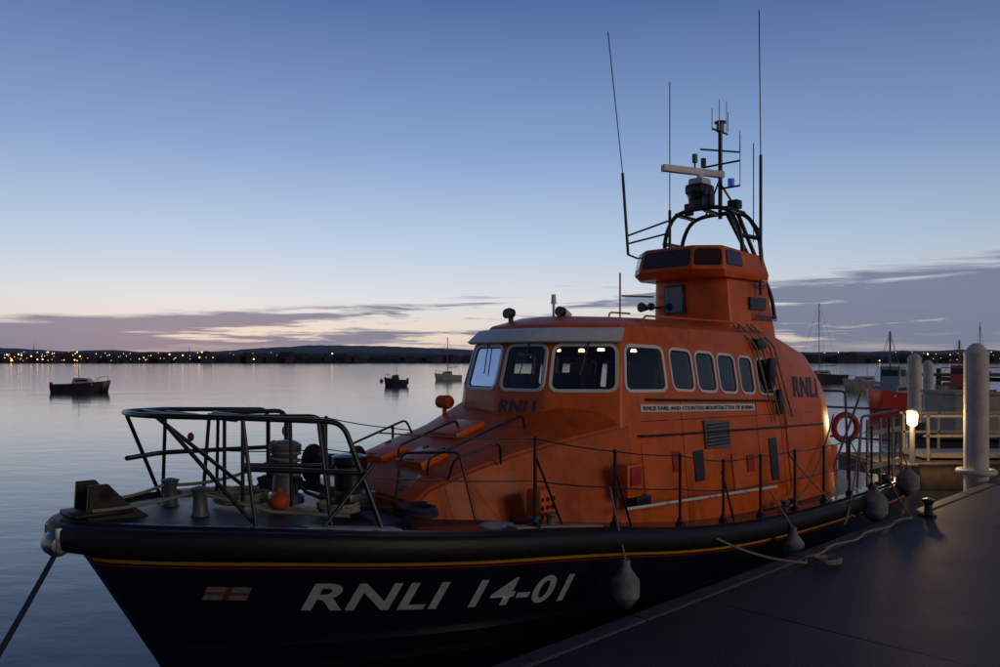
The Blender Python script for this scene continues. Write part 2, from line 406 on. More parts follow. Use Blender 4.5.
text_map('side_lettering','RNLI',side_t(10.55,11.5,2.56,2.90,.04),M['blueletter'],.15,10)
P=P3(0,1,0,1); text_map('front_lettering','RNLI',lambda a,b:tuple(P.pt(.08+.78*a,.845+.105*b,.012)),M['blueletter'],.15,8)
def slab(name,ua,ub,z0,z1,m,th=.02,dz=0,n=8,bev=.004):
    mb=MB(); A=[];
    for i in range(n+1):
        u=ua+(ub-ua)*i/n; d=dz*i/n
        A.append([(u,sidev(u,z0-d)-.01,z0-d),(u,sidev(u,z0-d)+th,z0-d),(u,sidev(u,z1-d)+th,z1-d),(u,sidev(u,z1-d)-.01,z1-d)])
    vs=mb.grid(A,closed=True); mb.bm.faces.new(vs[0]); mb.bm.faces.new(vs[-1]); return mb.done(name,m,boat,ang=30,bev=bev)
slab('name_board',6.38,9.2,2.50,2.60,M['white'],.02,.10)
text_map('name_lettering','RNLB EARL AND COUNTESS MOUNTBATTEN OF BURMA',lambda a,b:(6.43+2.72*a,sidev(6.43+2.72*a,2.52+.055*b-.10*a)+.026,2.522+.055*b-.098*a),M['blueletter'],0,40)
slab('air_vent',7.75,8.4,1.93,2.32,M['grey'],.035,.03)
mb=MB()
for i in range(7):
    z=1.97+i*.048; mb.box((8.07,sidev(8.07,z)+.045,z),(.58,.02,.018))
mb.done('vent_louvres',M['black'],boat,smooth=False)
for ua,ub,z0,z1,mm_ in ((6.95,7.12,1.68,1.95,'red'),(7.45,7.68,1.5,1.92,'black'),(8.85,9.05,1.5,1.75,'red'),(9.55,9.78,1.3,1.95,'black')):
    slab('side_hatch',ua,ub,z0,z1,M[mm_],.02,0,2)
slab('access_door',10.15,10.8,1.15,2.35,M['orange'],.025,0,3,.01)
slab('locker_door',8.42,8.7,1.2,1.8,M['orange'],.03,0,2,.01)
slab('side_panel',6.35,6.85,1.45,2.1,M['orange'],.016,0,2,.008)
tubes('panel_seams',[[ (u,sidev(u,z)+.001,z) for z in (1.0,1.4,1.8,2.2,2.6)] for u in (7.25,9.25,10.0)]+[[(u,sidev(u,2.38-.02*(u-6.4))+.001,2.38-.02*(u-6.4)) for u in [6.4+.4*i for i in range(13)]]],.005,M['black'],boat,fil=0)
def sl(u,z,off): return (u,sidev(u,z)+off,z)
tubes('side_grab_rails',[[sl(6.3,2.2,0),sl(6.35,2.2,.08)]+[sl(6.4+.5*i,2.2-.012*i,.08) for i in range(11)]+[sl(11.5,2.06,0)],
   [sl(6.5,2.66,0)]+[sl(6.55+.5*i,2.66-.02*i,.06) for i in range(8)]+[sl(10.2,2.52,0)]],.014,M['black'],boat,fil=.03)
tubes('roof_grab_rails',[[(6.9,s*1.2,3.66),(6.95,s*1.22,3.78),(9.4,s*1.25,3.76),(9.45,s*1.25,3.64)] for s in (1,-1)],.014,M['orange'],boat,fil=.05)
mb=MB(); mb.box((4.35,1.70,1.58),(.30,.2,.38),bev=.03,rot=-.12); mb.box((5.75,1.86,1.72),(.3,.16,.4),bev=.03); mb.done('deck_lockers',M['orange'],boat)
mb=MB()
for i in range(3):
    for j in range(3): mb.cyl((4.25+.09*j,1.78,1.48+.09*i),(4.25+.09*j,1.815,1.48+.09*i),.025)
mb.box((5.95,1.85,1.45),(.3,.16,.12),bev=.01); mb.done('locker_holes',M['black'],boat)
mb=MB(); mb.box((5.75,1.95,1.78),(.2,.02,.22),bev=.008); mb.done('locker_label',M['red'],boat)
mb=MB(); mb.box((3.75,.35,2.03),(.42,.5,.10),bev=.03,tilt=-.3); mb.box((3.75,-.4,2.03),(.42,.45,.10),bev=.03,tilt=-.3); mb.box((4.6,0,2.30),(.5,.55,.08),bev=.03,tilt=-.28)
mb.done('coachroof_hatches',M['orange'],boat)
mb=MB(); mb.box((3.40,.55,1.80),(.2,.34,.14),bev=.02,tilt=-.7); mb.done('hatch_vent',M['beige'],boat)
mb=MB(); mb.box((3.28,.55,1.74),(.06,.2,.07),tilt=-.7)
for s in (.35,-.4):
    for d in (-.15,.15): mb.box((3.93,s+d,2.13),(.08,.03,.03),tilt=-.3)
    mb.box((3.58,s,2.02),(.03,.12,.04),tilt=-.3)
mb.done('hatch_fittings',M['black'],boat)
tubes('coachroof_rails',[[(3.5,.76,1.9),(3.5,.78,2.08),(4.2,.84,2.30),(4.9,.88,2.50),(4.95,.88,2.3)],[(3.5,-.72,1.9),(3.5,-.75,2.12),(4.4,-.8,2.38),(4.5,-.8,2.2)],
  [(3.6,1.0,1.85),(3.6,1.1,2.1),(4.15,1.25,2.25),(4.2,1.22,2.0)],[(3.6,.1,2.0),(3.6,.1,2.16),(4.5,.1,2.42),(4.55,.1,2.3)],[(2.9,.95,1.55),(3.0,.95,2.2),(3.5,1.3,2.2),(3.55,1.5,1.5)]],.015,M['black'],boat)
mb=MB(); mb.lathe((3.75,1.62,deckz(3.75,1.62)),[(.2,0),(.2,.02),(.17,.035),(.05,.035),(.02,.03)]); mb.done('deck_hatch',M['letter'],boat)
mb=MB()
for u,v in ((4.1,1.95),(9.4,2.1),(13.4,2.0)):
    for s in (-.13,.13):
        mb.lathe((u+s,v,deckz(u,v)),[(.05,0),(.05,.14),(.07,.16),(.07,.18),(.02,.19)])
    mb.box((u,v,deckz(u,v)+.02),(.5,.16,.03),bev=.008)
mb.done('bollards',M['grey'],boat)
for ua,ub in ((1.6,2.4),(3.65,4.9)):
    for sg in (1,-1):
        mb=MB(); R=[]
        for i in range(13):
            u=ua+(ub-ua)*i/12; a=vg(u)-.27; b_=vg(u)-.11; z=zg(u)
            R.append([(u,sg*a,z),(u,sg*a,z+.07),(u,sg*b_,z+.07),(u,sg*b_,z-.01)])
        vs=mb.grid(R,closed=True); mb.bm.faces.new(vs[0]); mb.bm.faces.new(vs[-1])
        mb.done('deck_edge_plate',M['beige'],boat,ang=40,bev=.008)
# foredeck gear
mb=MB(); mb.lathe((2.18,.0,1.66),[(.2,0),(.2,.06),(.14,.1),(.125,.3),(.13,.5),(.17,.56),(.17,.62),(.1,.66)]); mb.lathe((1.1,-.35,1.72),[(.09,0),(.07,.05),(.06,.2),(.09,.26),(.02,.28)]); mb.lathe((1.1,.35,1.72),[(.09,0),(.07,.05),(.06,.2),(.09,.26),(.02,.28)]); mb.done('capstan',M['grey'],boat)
mb=MB(); mb.lathe((2.85,-.1,2.0),[(.22,-.3),(.22,-.27),(.12,-.26),(.12,.26),(.22,.27),(.22,.3)],axis=(0.5,1,0)); mb.box((2.85,-.1,1.75),(.4,.7,.1)); mb.cyl((2.85,.25,1.7),(2.85,.25,2.1),.03); mb.cyl((2.85,-.45,1.7),(2.85,-.45,2.1),.03); mb.box((2.6,.7,1.72),(.35,.3,.2),bev=.04); mb.lathe((2.75,.35,1.64),[(.16,0),(.16,.4),(.19,.42),(.19,.5),(.12,.52)]); mb.done('rope_reel',M['black'],boat)
mb=MB(); mb.sph((1.88,.42,1.77),.11,(1,1,.85)); mb.cyl((1.88,.42,1.85),(1.88,.42,1.9),.03); mb.done('deck_buoy',M['ored'],boat)
mb=MB(); mb.sph((2.6,-.75,2.35),.04,(1,1,1.6)); mb.sph((1.5,-.8,2.35),.035,(1,1,1.4)); mb.done('rail_lamps',M['red'],boat)
tubes('rope_coils',[coil((1.7,-.05,1.73),.26,4),coil((2.35,.75,1.66),.2,4,.02),coil((2.85,-.1,1.98),.15,1)],.019,M['rope'],boat,fil=0)
tubes('dark_rope_coils',[coil((2.5,-.7,1.70),.24,5),coil((3.0,1.2,1.58),.2,4),[(2.2,.05,2.0),(2.25,.3,1.8),(2.4,.7,1.7),(3.1,1.25,1.63)]],.02,M['ropeb'],boat,fil=0)
tubes('rope_wrap',[[(2.18+.15*math.cos(i*.5),.15*math.sin(i*.5),1.95+i*.006) for i in range(60)]+sag((2.3,-.1,2.2),(1.1,-.35,1.93),.1)],.018,M['rope'],boat,fil=0)
# pulpit
pr=[(2.65,-1.25,1.62),(2.62,-1.2,2.58),(1.2,-.82,2.66),(.66,-.4,2.68),(.58,0,2.68),(.66,.4,2.68),(1.2,.88,2.66),(2.05,1.3,2.6),(2.3,1.58,1.6)]
pr2=[(2.62,-1.22,2.12),(1.2,-.86,2.2),(.72,-.45,2.22)]
pr3=[(1.25,.92,2.2),(2.2,1.45,2.12)]
pin=[(2.5,-.55,1.68),(2.5,-.55,2.6),(1.55,-.45,2.62),(1.55,.3,2.62),(2.3,.55,2.6),(2.35,.6,1.66)]
tubes('bow_pulpit',[pr,pr2,pr3,pin],.026,M['black'],boat,fil=.14)
tubes('pulpit_legs',[[(.70,.42,2.66),(1.3,1.0,1.72)],[(.70,-.42,2.66),(1.2,-.85,1.74)],[(1.25,.9,2.66),(1.3,1.05,1.7)],[(1.25,-.85,2.65),(1.3,-1.05,1.7)],[(1.85,1.2,2.62),(1.9,1.35,1.62)],[(1.9,-1.0,2.62),(1.95,-1.15,1.62)],
  [(.70,.36,2.66),(1.55,.3,1.95)],[(1.55,.3,2.62),(1.55,.3,1.72)],[(1.55,-.45,2.62),(1.5,-.5,1.72)],[(2.0,.42,2.6),(2.0,.45,1.7)],[(1.2,-.82,2.64),(1.2,.88,2.64)],[(.9,-.58,2.67),(.9,.62,2.67)],[(2.25,1.5,2.2),(1.75,1.45,1.68)],[(1.55,-.1,2.62),(1.55,-.1,1.72)],[(2.3,.55,2.1),(1.55,.3,2.15)]],.019,M['black'],boat,fil=0)
# stanchions and wires
stn=[(2.28,1.5,2.5)]+[(u,vg(u)-.16,zg(u)+h) for u,h in ((3.93,.98),(5.15,.9),(6.39,.92),(7.38,.86),(8.36,.9),(9.4,.92),(10.4,.92),(11.4,.95),(12.4,1.1),(13.3,1.2),(14.1,1.2))]
pst=[]; 
for sg in (1,-1):
    for (u,v,z) in stn[1:]:
        pst.append([(u,sg*v,zg(u)),(u,sg*v,z)])
tubes('stanchions',pst,.020,M['black'],boat,fil=0)
mb=MB()
for sg in (1,-1):
    for (u,v,z) in stn[1:]: mb.lathe((u,sg*v,zg(u)),[(.06,0),(.06,.09),(.035,.11),(.03,.15)]); mb.sph((u,sg*v,z),.028)
mb.done('stanchion_feet',M['black'],boat)
wires=[]
for sg in (1,-1):
    for fz in (1,.55):
        for a,b in zip(stn,stn[1:]):
            za=zg(a[0])+(a[2]-zg(a[0]))*fz; zb=zg(b[0])+(b[2]-zg(b[0]))*fz
            wires.append(sag((a[0],sg*a[1],za),(b[0],sg*b[1],zb),.018,6))
tubes('guard_wires',wires,.008,M['black'],boat,fil=0)
tubes('stanchion_braces',[[(3.93,2.0,2.2),(4.35,2.0,1.42)],[(5.15,2.08,2.0),(5.45,2.1,1.25)],[(7.38,2.15,1.7),(7.7,2.15,.98)]],.014,M['black'],boat,fil=0)
tubes('boat_hook',[[(5.5,1.98,1.42),(9.3,1.95,1.26)]],.020,M['white'],boat,fil=0)
# ----- flying bridge
mb=MB()
lo=[(9.9,.55,3.70),(10.05,.78,3.70),(11.65,.78,3.45),(11.75,.6,3.45)]
hi=[(9.85,.52,4.64),(10.0,.72,4.64),(11.3,.74,4.64),(11.35,.6,4.64)]
f2=lambda L:[(u,v,z) for u,v,z in L]+[(u,-v,z) for u,v,z in reversed(L)]
vs=mb.grid([f2(lo),f2(hi)],closed=True); mb.bm.faces.new(vs[-1])
mb.done('flying_bridge_base',M['orange'],boat,bev=.03)
mb=MB()
a=[(9.35,.5,4.55),(9.7,.84,4.55),(11.15,.86,4.55),(11.25,.7,4.55)]
b=[(9.22,.52,4.66),(9.6,.9,4.66),(11.1,.9,4.66),(11.2,.72,4.66)]
c=[(9.32,.48,5.04),(9.66,.84,5.04),(11.0,.84,4.98),(11.1,.7,4.98)]
d=[(9.38,.44,5.07),(9.70,.78,5.07),(10.95,.78,5.0),(11.05,.66,5.0)]
e=[(9.42,.42,4.9),(9.74,.74,4.9),(10.92,.74,4.9),(11.0,.64,4.9)]
vs=mb.grid([f2(a),f2(b),f2(c),f2(d),f2(e)],closed=True); mb.bm.faces.new(vs[0]); mb.bm.faces.new(vs[-1])
mb.done('flying_bridge_windscreen',M['orange'],boat,bev=.015)
wi=MB(); wf=MB()
def fpan(p0,p1,p2,p3,a0,a1,b0,b1,off=.012):
    Pp=Patch(p0,p1,p2,p3); 
    if Pp.n.dot(Vector((sum(x[0] for x in (p0,p1))/2-10.4,sum(x[1] for x in (p0,p1))/2,0)))<0: Pp.n=-Pp.n
    wf.prism([Pp.pt(x,y,-.01) for x,y in rrect(a0,a1,b0,b1,Pp.w,Pp.h,.04,.018)],Pp.n*(.018))
    wi.prism([Pp.pt(x,y,-.01) for x,y in rrect(a0,a1,b0,b1,Pp.w,Pp.h,.04)],Pp.n*(off+.01))
m_=lambda p:(p[0],-p[1],p[2])
fpan(m_(b[0]),b[0],c[0],m_(c[0]),.06,.94,.2,.85)
fpan(b[0],b[1],c[1],c[0],.1,.9,.2,.85); fpan(m_(b[1]),m_(b[0]),m_(c[0]),m_(c[1]),.1,.9,.2,.85)
fpan(b[1],b[2],c[2],c[1],.06,.4,.25,.85)
wi.done('flying_bridge_windows',mat('tinted_glass',(.06,.018,.01),.08,coat=.4),boat); wf.done('flying_bridge_window_frames',M['black'],boat)
mb=MB(); mb.box((9.845,-.22,4.22),(.04,.36,.46),tilt=-.03); mb.done('blue_panel',M['panelblue'],boat,bev=.01)
mb=MB(); mb.box((9.865,-.22,4.22),(.035,.42,.52)); mb.box((10.9,.79,4.15),(.55,.03,.22)); mb.cyl((9.85,-.75,4.1),(9.6,-.75,4.1),.03,.09); mb.cyl((9.9,-.45,4.1),(9.85,-.9,4.1),.02); mb.sph((9.55,-.5,4.1),.07); mb.done('bridge_fittings',M['black'],boat)
tubes('bridge_ladders',[[(11.8,v,3.0),(11.7,v,3.6),(11.6,v,4.4)] for v in (.15,.5)]+[[(11.8,.15,3.2+.25*i),(11.8,.5,3.2+.25*i)] for i in range(5)]+[[(9.25,-.95,3.72),(9.25,-.95,4.7)],[(9.3,-.95,4.3),(9.9,-.7,4.3)],[(9.0,-1.0,3.75),(9.0,-1.0,4.0),(9.6,-1.0,4.0)]],.016,M['orange'],boat)
text_map('bridge_lettering','Lifeboats',lambda a,b:(10.75+.85*a,.80,3.86+.14*b),M['blueletter'],.1,4)
text_map('bridge_number','TRENT',lambda a,b:(10.75+.5*a,.775,4.42+.08*b),M['blueletter'],.1,4)
arch=[]
for u,w,t in ((10.35,.78,5.85),(10.95,.8,5.82)):
    arch.append([(u+.1,-w,4.75),(u,-w,5.35),(u-.02,-w*.75,t-.1),(u-.02,-w*.4,t),(u-.02,w*.4,t),(u-.02,w*.75,t-.1),(u,w,5.35),(u+.1,w,4.75)])
arch+= [[(10.33,-.5,5.8),(10.95,-.5,5.78)],[(10.33,.5,5.8),(10.95,.5,5.78)],[(10.45,0,5.85),(10.95,0,5.82)],[(10.35,-.78,5.3),(10.95,-.8,5.3)],[(10.35,.78,5.3),(10.95,.8,5.3)],[(10.9,.4,5.8),(11.5,.75,4.3),(11.55,.78,3.9)],[(10.9,.2,5.8),(11.6,.5,4.6),(11.65,.5,3.9)]]
tubes('radar_arch',arch,.038,M['black'],boat,fil=.2)
mb=MB(); mb.box((10.5,-.12,5.98),(.3,.3,.22),bev=.04); mb.cyl((10.5,-.12,6.05),(10.5,-.12,6.2),.2,.24); mb.box((10.5,-.12,6.22),(.45,.36,.2),bev=.06); mb.box((10.2,.25,5.95),(.16,.16,.2),bev=.03); mb.box((10.75,-.5,5.95),(.14,.14,.22),bev=.03); mb.box((10.9,.35,5.95),(.2,.2,.16),bev=.03); mb.done('radar_pedestal',M['black'],boat)
mb=MB(); mb.box((10.5,-.12,6.36),(.32,.3,.14),bev=.05); mb.cyl((10.5,-.12,6.4),(10.5,-.12,6.5),.05); mb.box((10.42,-.2,6.56),(1.35,.12,.13),bev=.035,rot=.35); mb.done('radar_scanner',M['white'],boat)
mx=11.0
tubes('mast',[[(mx,0,5.75),(mx,0,7.35)]],.04,M['black'],boat,fil=0)
tubes('mast_yards',[[(mx,-.35,6.75),(mx,.4,6.75)],[(mx-.25,0,7.35),(mx+.25,0,7.35)],[(mx-.35,-.2,7.0),(mx+.35,.2,7.0)],[(mx,.0,6.55),(mx-.45,-.25,6.6),(mx-.45,-.25,6.75)],[(mx,.4,6.3),(mx,0,6.3)],[(mx,-.3,5.85),(mx,0,6.5)],[(mx,.35,5.85),(mx,0,6.4)]],.018,M['black'],boat,fil=0)
tubes('mast_whips',[[(mx-.2,-.05,7.35),(mx-.2,-.05,7.75)],[(mx-.12,.05,7.35),(mx-.12,.05,7.9)],[(mx+.22,0,7.35),(mx+.22,0,7.95)],[(mx+.1,.1,7.35),(mx+.1,.1,7.7)],[(mx+.35,.2,7.0),(mx+.35,.2,7.4)],[(mx,.4,6.3),(mx,.4,7.2)],[(mx,.4,6.75),(mx,.4,7.05)]],.009,M['white'],boat,fil=0)
mb=MB(); mb.cyl((mx,0,7.35),(mx,0,7.5),.07); mb.cyl((mx,-.35,6.75),(mx,-.35,6.92),.05); mb.cyl((mx-.45,-.25,6.75),(mx-.45,-.25,6.9),.05); mb.lathe((mx,.0,7.5),[(.1,0),(.11,.03),(.02,.06)]); mb.done('mast_lamps',M['grey'],boat)
mb=MB(); mb.cyl((mx,.22,6.32),(mx,.22,6.45),.06); mb.done('blue_beacon',M['bluel'],boat)
tubes('aerials_lower',[[(9.82,-1.2,5.1),(9.76,-1.28,6.6)],[(10.9,.85,4.3),(10.9,.85,6.75)],[(10.3,-.62,5.2),(10.3,-.62,5.9)]],.028,M['black'],boat,fil=0)
tubes('aerials_upper',[[(9.76,-1.28,6.6),(9.57,-1.47,9.2)],[(10.9,.85,6.7),(10.88,.83,9.28)],[(10.3,-.62,5.9),(10.3,-.62,8.25)],[(11.3,.5,5.3),(11.3,.5,7.1)]],.0095,M['black'],boat,fil=0)
tubes('aerial_booms',[[(9.82,-1.2,5.45),(10.4,-.6,5.75)],[(9.82,-1.2,5.3),(10.4,-.72,5.5)],[(9.7,-.8,4.95),(9.82,-1.2,5.1)],[(10.9,.85,5.4),(10.9,.7,5.6)]],.018,M['black'],boat,fil=0)
mb=MB()
for u,v in ((6.2,-.65),(6.35,.25),(6.1,-.5)): mb.lathe((u-.02,v,3.85),[(.03,-.06),(.065,-.03),(.075,.05),(.07,.06)],axis=(-1,0,0.05)); mb.cyl((u,v,3.7),(u,v,3.82),.02)
mb.done('spotlights',M['black'],boat)
mb=MB(); mb.cyl((6.5,-.05,3.78),(6.5,-.05,4.0),.02); mb.cyl((6.5,-.05,3.98),(6.5,-.05,4.12),.04,.03); mb.cyl((6.55,.2,3.8),(6.4,.2,3.88),.05); mb.done('steaming_light',M['white'],boat)
mb=MB(); mb.lathe((5.2,-.95,2.58),[(.05,-.12),(.09,-.10),(.10,.08),(.08,.12)],axis=(0,1,0)); mb.cyl((5.2,-.95,2.3),(5.2,-.95,2.6),.03); mb.done('foghorn',M['ored'],boat)
tubes('wipers',[[tuple(P3(i,j,1,2,1).pt(.55,.98,.03)),tuple(P3(i,j,1,2,1).pt(.45,.35,.03))] for i,j in ((0,1),(1,2))]+[[tuple(P3(0,1,1,2,-1).pt(.55,.98,.03)),tuple(P3(0,1,1,2,-1).pt(.45,.35,.03))]],.008,M['black'],boat,fil=0)
ln=[]
for u in (9.55,9.75,10.0,10.15):
    ln.append([(u-.35,1.25,3.75),(u-.15,1.55,3.4),(u,sidev(u,2.7)+.06,2.7),(u+.1+random.uniform(0,.2),sidev(u,2.3)+.07,2.3-random.uniform(0,.3))])
tubes('hanging_lines',ln,.016,M['rope'],boat)
mb=MB(); mb.box((9.75,1.62,2.95),(.22,.1,.5),bev=.04,roll=.1); mb.box((9.95,1.66,2.5),(.14,.1,.4),bev=.04); mb.box((9.6,1.5,3.42),(.3,.14,.16),bev=.04); mb.done('side_fittings',M['black'],boat)
mb=MB(); mb.box((13.0,0,1.2),(1.2,2.0,.6),bev=.06); mb.box((12.5,1.2,1.25),(.4,.5,.7),bev=.05); mb.done('stern_lockers',M['orange'],boat)
mb=MB(); 
for sg in (1,-1):
    for z in (1.25,1.85): mb.box((13.3,sg*2.05,z),(1.7,.03,.10),bev=.008)
    for u in (12.5,13.1,13.7,14.1): mb.box((u,sg*2.05,1.5),(.06,.035,1.2),bev=.008)
mb.done('stern_gate',M['beige'],boat)
tubes('stern_rails',[[(12.3,s*1.95,.9),(12.5,s*1.95,2.15),(14.1,s*2.0,2.2),(14.15,s*1.9,.9)] for s in (1,-1)]+[[(14.15,-1.9,2.2),(14.15,1.9,2.2)],[(14.15,-1.9,1.6),(14.15,1.9,1.6)],[(12.0,1.6,1.1),(12.5,1.95,2.6)],[(12.4,.9,1.0),(12.4,.9,2.6),(12.4,1.7,2.6),(12.4,1.75,1.0)]],.022,M['grey'],boat)
tubes('stern_lines',[sag((9.4,2.1,1.75),(11.2,2.35,.6),.1),sag((12.5,1.95,2.1),(10.2,2.6,.65),.25),sag((11.9,1.7,2.2),(9.2,2.2,1.0),.3)],.014,M['rope'],boat,fil=0)
def torus(mb,c,R,r,axis,seg=28,s2=10):
    t=bmesh.new(); rg=[]
    for i in range(seg):
        a=i*2*math.pi/seg; rg.append([t.verts.new(((R+r*math.cos(b*2*math.pi/s2))*math.cos(a),(R+r*math.cos(b*2*math.pi/s2))*math.sin(a),r*math.sin(b*2*math.pi/s2))) for b in range(s2)])
    for i in range(seg):
        for j in range(s2): t.faces.new([rg[i][j],rg[(i+1)%seg][j],rg[(i+1)%seg][(j+1)%s2],rg[i][(j+1)%s2]])
    mb._merge(t,Matrix.Translation(mb.p(c))@mb.p(axis).to_track_quat('Z','Y').to_matrix().to_4x4())
mb=MB(); torus(mb,(14.1,1.0,1.8),.26,.06,(-.5,.8,0)); mb.done('lifebuoy',M['red'],boat)
def fender(c,r=.17,h=.5,top=None):
    mb=MB(); mb.lathe(c,[(.03,-h/2-.06),(r*.6,-h/2),(r*.95,-h/2+.08),(r,-h/4),(r,h/4),(r*.9,h/2-.08),(r*.5,h/2),(.05,h/2+.05),(.05,h/2+.12)]); mb.done('fender',M['fender'],boat)
    if top: tubes('fender_line',[[(c[0],c[1],c[2]+h/2+.1),top]],.012,M['rope'],boat,fil=0)
fender((4.95,2.40,.70),.15,.36,(5.05,2.1,1.75)); fender((11.6,2.52,.75),.2,.42,(11.4,2.2,1.8)); fender((13.3,2.45,.95),.2,.4,(13.3,2.15,2.0)); fender((8.7,2.5,.5),.15,.4,(8.6,2.2,1.3))
def hq(name,ua,ub,d0,d1,m,off):
    mb=MB(); rows=[]
    for i in range(5):
        u=ua+(ub-ua)*i/4; rows.append([(u,hullv(u,zg(u)-d)+off,zg(u)-d) for d in (d0,d1)])
    mb.grid(rows); mb.done(name,m,boat)
fl=mat('emblem_white',(.20,.21,.24),.5,var=.4,vscale=20); flr=mat('emblem_red',(.18,.03,.025),.5)
hq('emblem_flag',.98,1.3,.53,.67,fl,.012); hq('emblem_cross_h',.98,1.3,.585,.615,flr,.016); hq('emblem_cross_v',1.12,1.16,.53,.67,flr,.018)
tubes('deck_lines',[sag((.35,-.3,1.88),(1.1,-.35,1.96),.05),[(1.1,.35,1.93),(1.6,.8,1.75),(2.2,1.2,1.68)],sag((.2,.2,1.86),(1.1,.35,1.96),.03)],.016,M['rope'],boat,fil=0)
# ------------------------------------------------------------------ world-space helper
def Wp(u,v,z): return (BX+.717*u+.697*v,BY+.697*u-.717*v,z)
tubes('mooring_rope',[sag((-3.82,6.98,1.60),(-3.05,3.8,.72),.05)],.022,M['ropeb'],None,flip=False,fil=0)
tubes('mooring_rope.001',[sag(Wp(6.6,2.2,1.1),Wp(7.6,3.2,.64),.1)+[Vector(Wp(7.9+.25*i,3.05+.05*math.sin(i*1.3),.63)) for i in range(15)]+sag(Wp(11.6,3.1,.63),Wp(13.4,2.0,1.2),.1)],.017,M['rope'],None,flip=False,fil=0)
tubes('mooring_rope.002',[coil(Wp(7.9,3.35,.62),.16,3,.018)],.017,M['rope'],None,flip=False,fil=0)
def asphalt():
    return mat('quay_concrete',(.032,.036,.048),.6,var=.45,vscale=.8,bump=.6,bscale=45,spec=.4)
q=empty('quay')
mb=MB(flip=False)
def qbox(mb,u0_,u1_,v0,v1,z0,z1):
    a=[Wp(u0_,v0,z0),Wp(u1_,v0,z0),Wp(u1_,v1,z0),Wp(u0_,v1,z0)]; mb.prism(a,(0,0,z1-z0))
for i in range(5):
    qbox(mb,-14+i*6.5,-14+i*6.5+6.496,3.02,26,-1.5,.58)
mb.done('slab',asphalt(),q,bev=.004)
mb=MB(flip=False)
for i in range(9): qbox(mb,-13+i*3.5,-13+i*3.5+3.48,2.80,3.015,.1,.60)
mb.done('edge_timber',mat('edge_coping',(.055,.058,.07),.6,var=.35,vscale=4,bump=.4,bscale=30),q,bev=.02)
mb=MB(flip=False)
for u in (-1.66,12.2):
    c=Wp(u,3.15,.58); mb.lathe(c,[(.12,0),(.12,.03),(.07,.05),(.06,.2),(.1,.25),(.1,.28),(.03,.3)])
mb.done('quay_bollards',M['black'],q)
def pile(c,r,z1,nm='mooring_pile'):
    mb=MB(flip=False); mb.lathe((c[0],c[1],-2),[(r,0),(r,1.9),(r*1.02,2.0),(r,2.1),(r,z1+2-.12),(r*.8,z1+2-.08),(r*.78,z1+2)],seg=24); mb.lathe((c[0],c[1],z1),[(r*1.05,-.16),(r*1.05,-.1),(r*.5,.06),(.05,.1)]); torus(mb,(c[0],c[1],.75),r+.1,.06,(0,0,1)); mb.done(nm,M['pile'],None)
pile((10.3,17.3),.24,3.42); pile((17.1,33),.26,3.3,'mooring_pile.001'); pile((19.8,37),.22,3.0,'mooring_pile.002')
lb=empty('bollard_lamp',(10.0,19.4,.6))
mb=MB(flip=False); mb.cyl((0,0,0),(0,0,.95),.07,.06); mb.lathe((0,0,1.28),[(.14,0),(.13,.04),(.03,.09)]); mb.cyl((0,0,0),(0,0,.04),.14); mb.done('post',M['grey'],lb)
mb=MB(flip=False); mb.lathe((0,0,.96),[(.07,0),(.11,.05),(.12,.26),(.1,.31)]); mb.done('lantern',M['lampglow'],lb)
ld=bpy.data.lights.new('lamp_light','POINT'); ld.energy=210; ld.color=(1,.58,.24); ld.shadow_soft_size=.16; lo_=bpy.data.objects.new('lamp_light',ld); lo_.location=(-.25,-.25,1.25); link(lo_,lb)
pn=empty('pontoon')
mb=MB(flip=False); mb.box((14.5,20.6,.3),(10.6,2.4,.6),bev=.03); mb.box((30,32,.3),(26,2.2,.5),bev=.03); mb.done('deck',M['wood'],pn)
mb=MB(flip=False)
for i in range(40): mb.box((9.4+i*.26,20.6,.62),(.24,2.44,.03))
mb.done('planks',M['wood'],pn)
gw=empty('gangway')
mb=MB(flip=False)
for y in (20.0,21.2):
    for z in (1.25,1.75): mb.box((13.9,y,z),(6.6,.05,.06))
    for i in range(8): mb.box((10.7+i*.92,y,1.2),(.05,.05,1.15))
mb.box((13.9,20.6,.75),(6.6,1.15,.1)); mb.done('rails',M['beige'],gw,smooth=False)
mb=MB(flip=False)
mb.box((16.2,28,1.25),(1.6,2,1.4),bev=.04); mb.box((16.2,28,2.0),(1.8,2.2,.1),bev=.02); mb.box((15.6,26.97,1.2),(.5,.06,1.1)); mb.done('pump_house',M['conc'],None)
pi=empty('timber_pier')
mb=MB(flip=False)
for i in range(12):
    for y in (58,62): mb.cyl((34+i*2.6,y,-1),(34+i*2.6,y,2.4),.18)
    mb.box((34+i*2.6,60,1.6),(.25,4.4,.3))
mb.box((48,60,1.95),(32,4.2,.18)); mb.box((48,58,2.9),(32,.06,.08)); mb.box((48,58,2.5),(32,.05,.06)); mb.done('frame',M['wood'],pi,smooth=False)
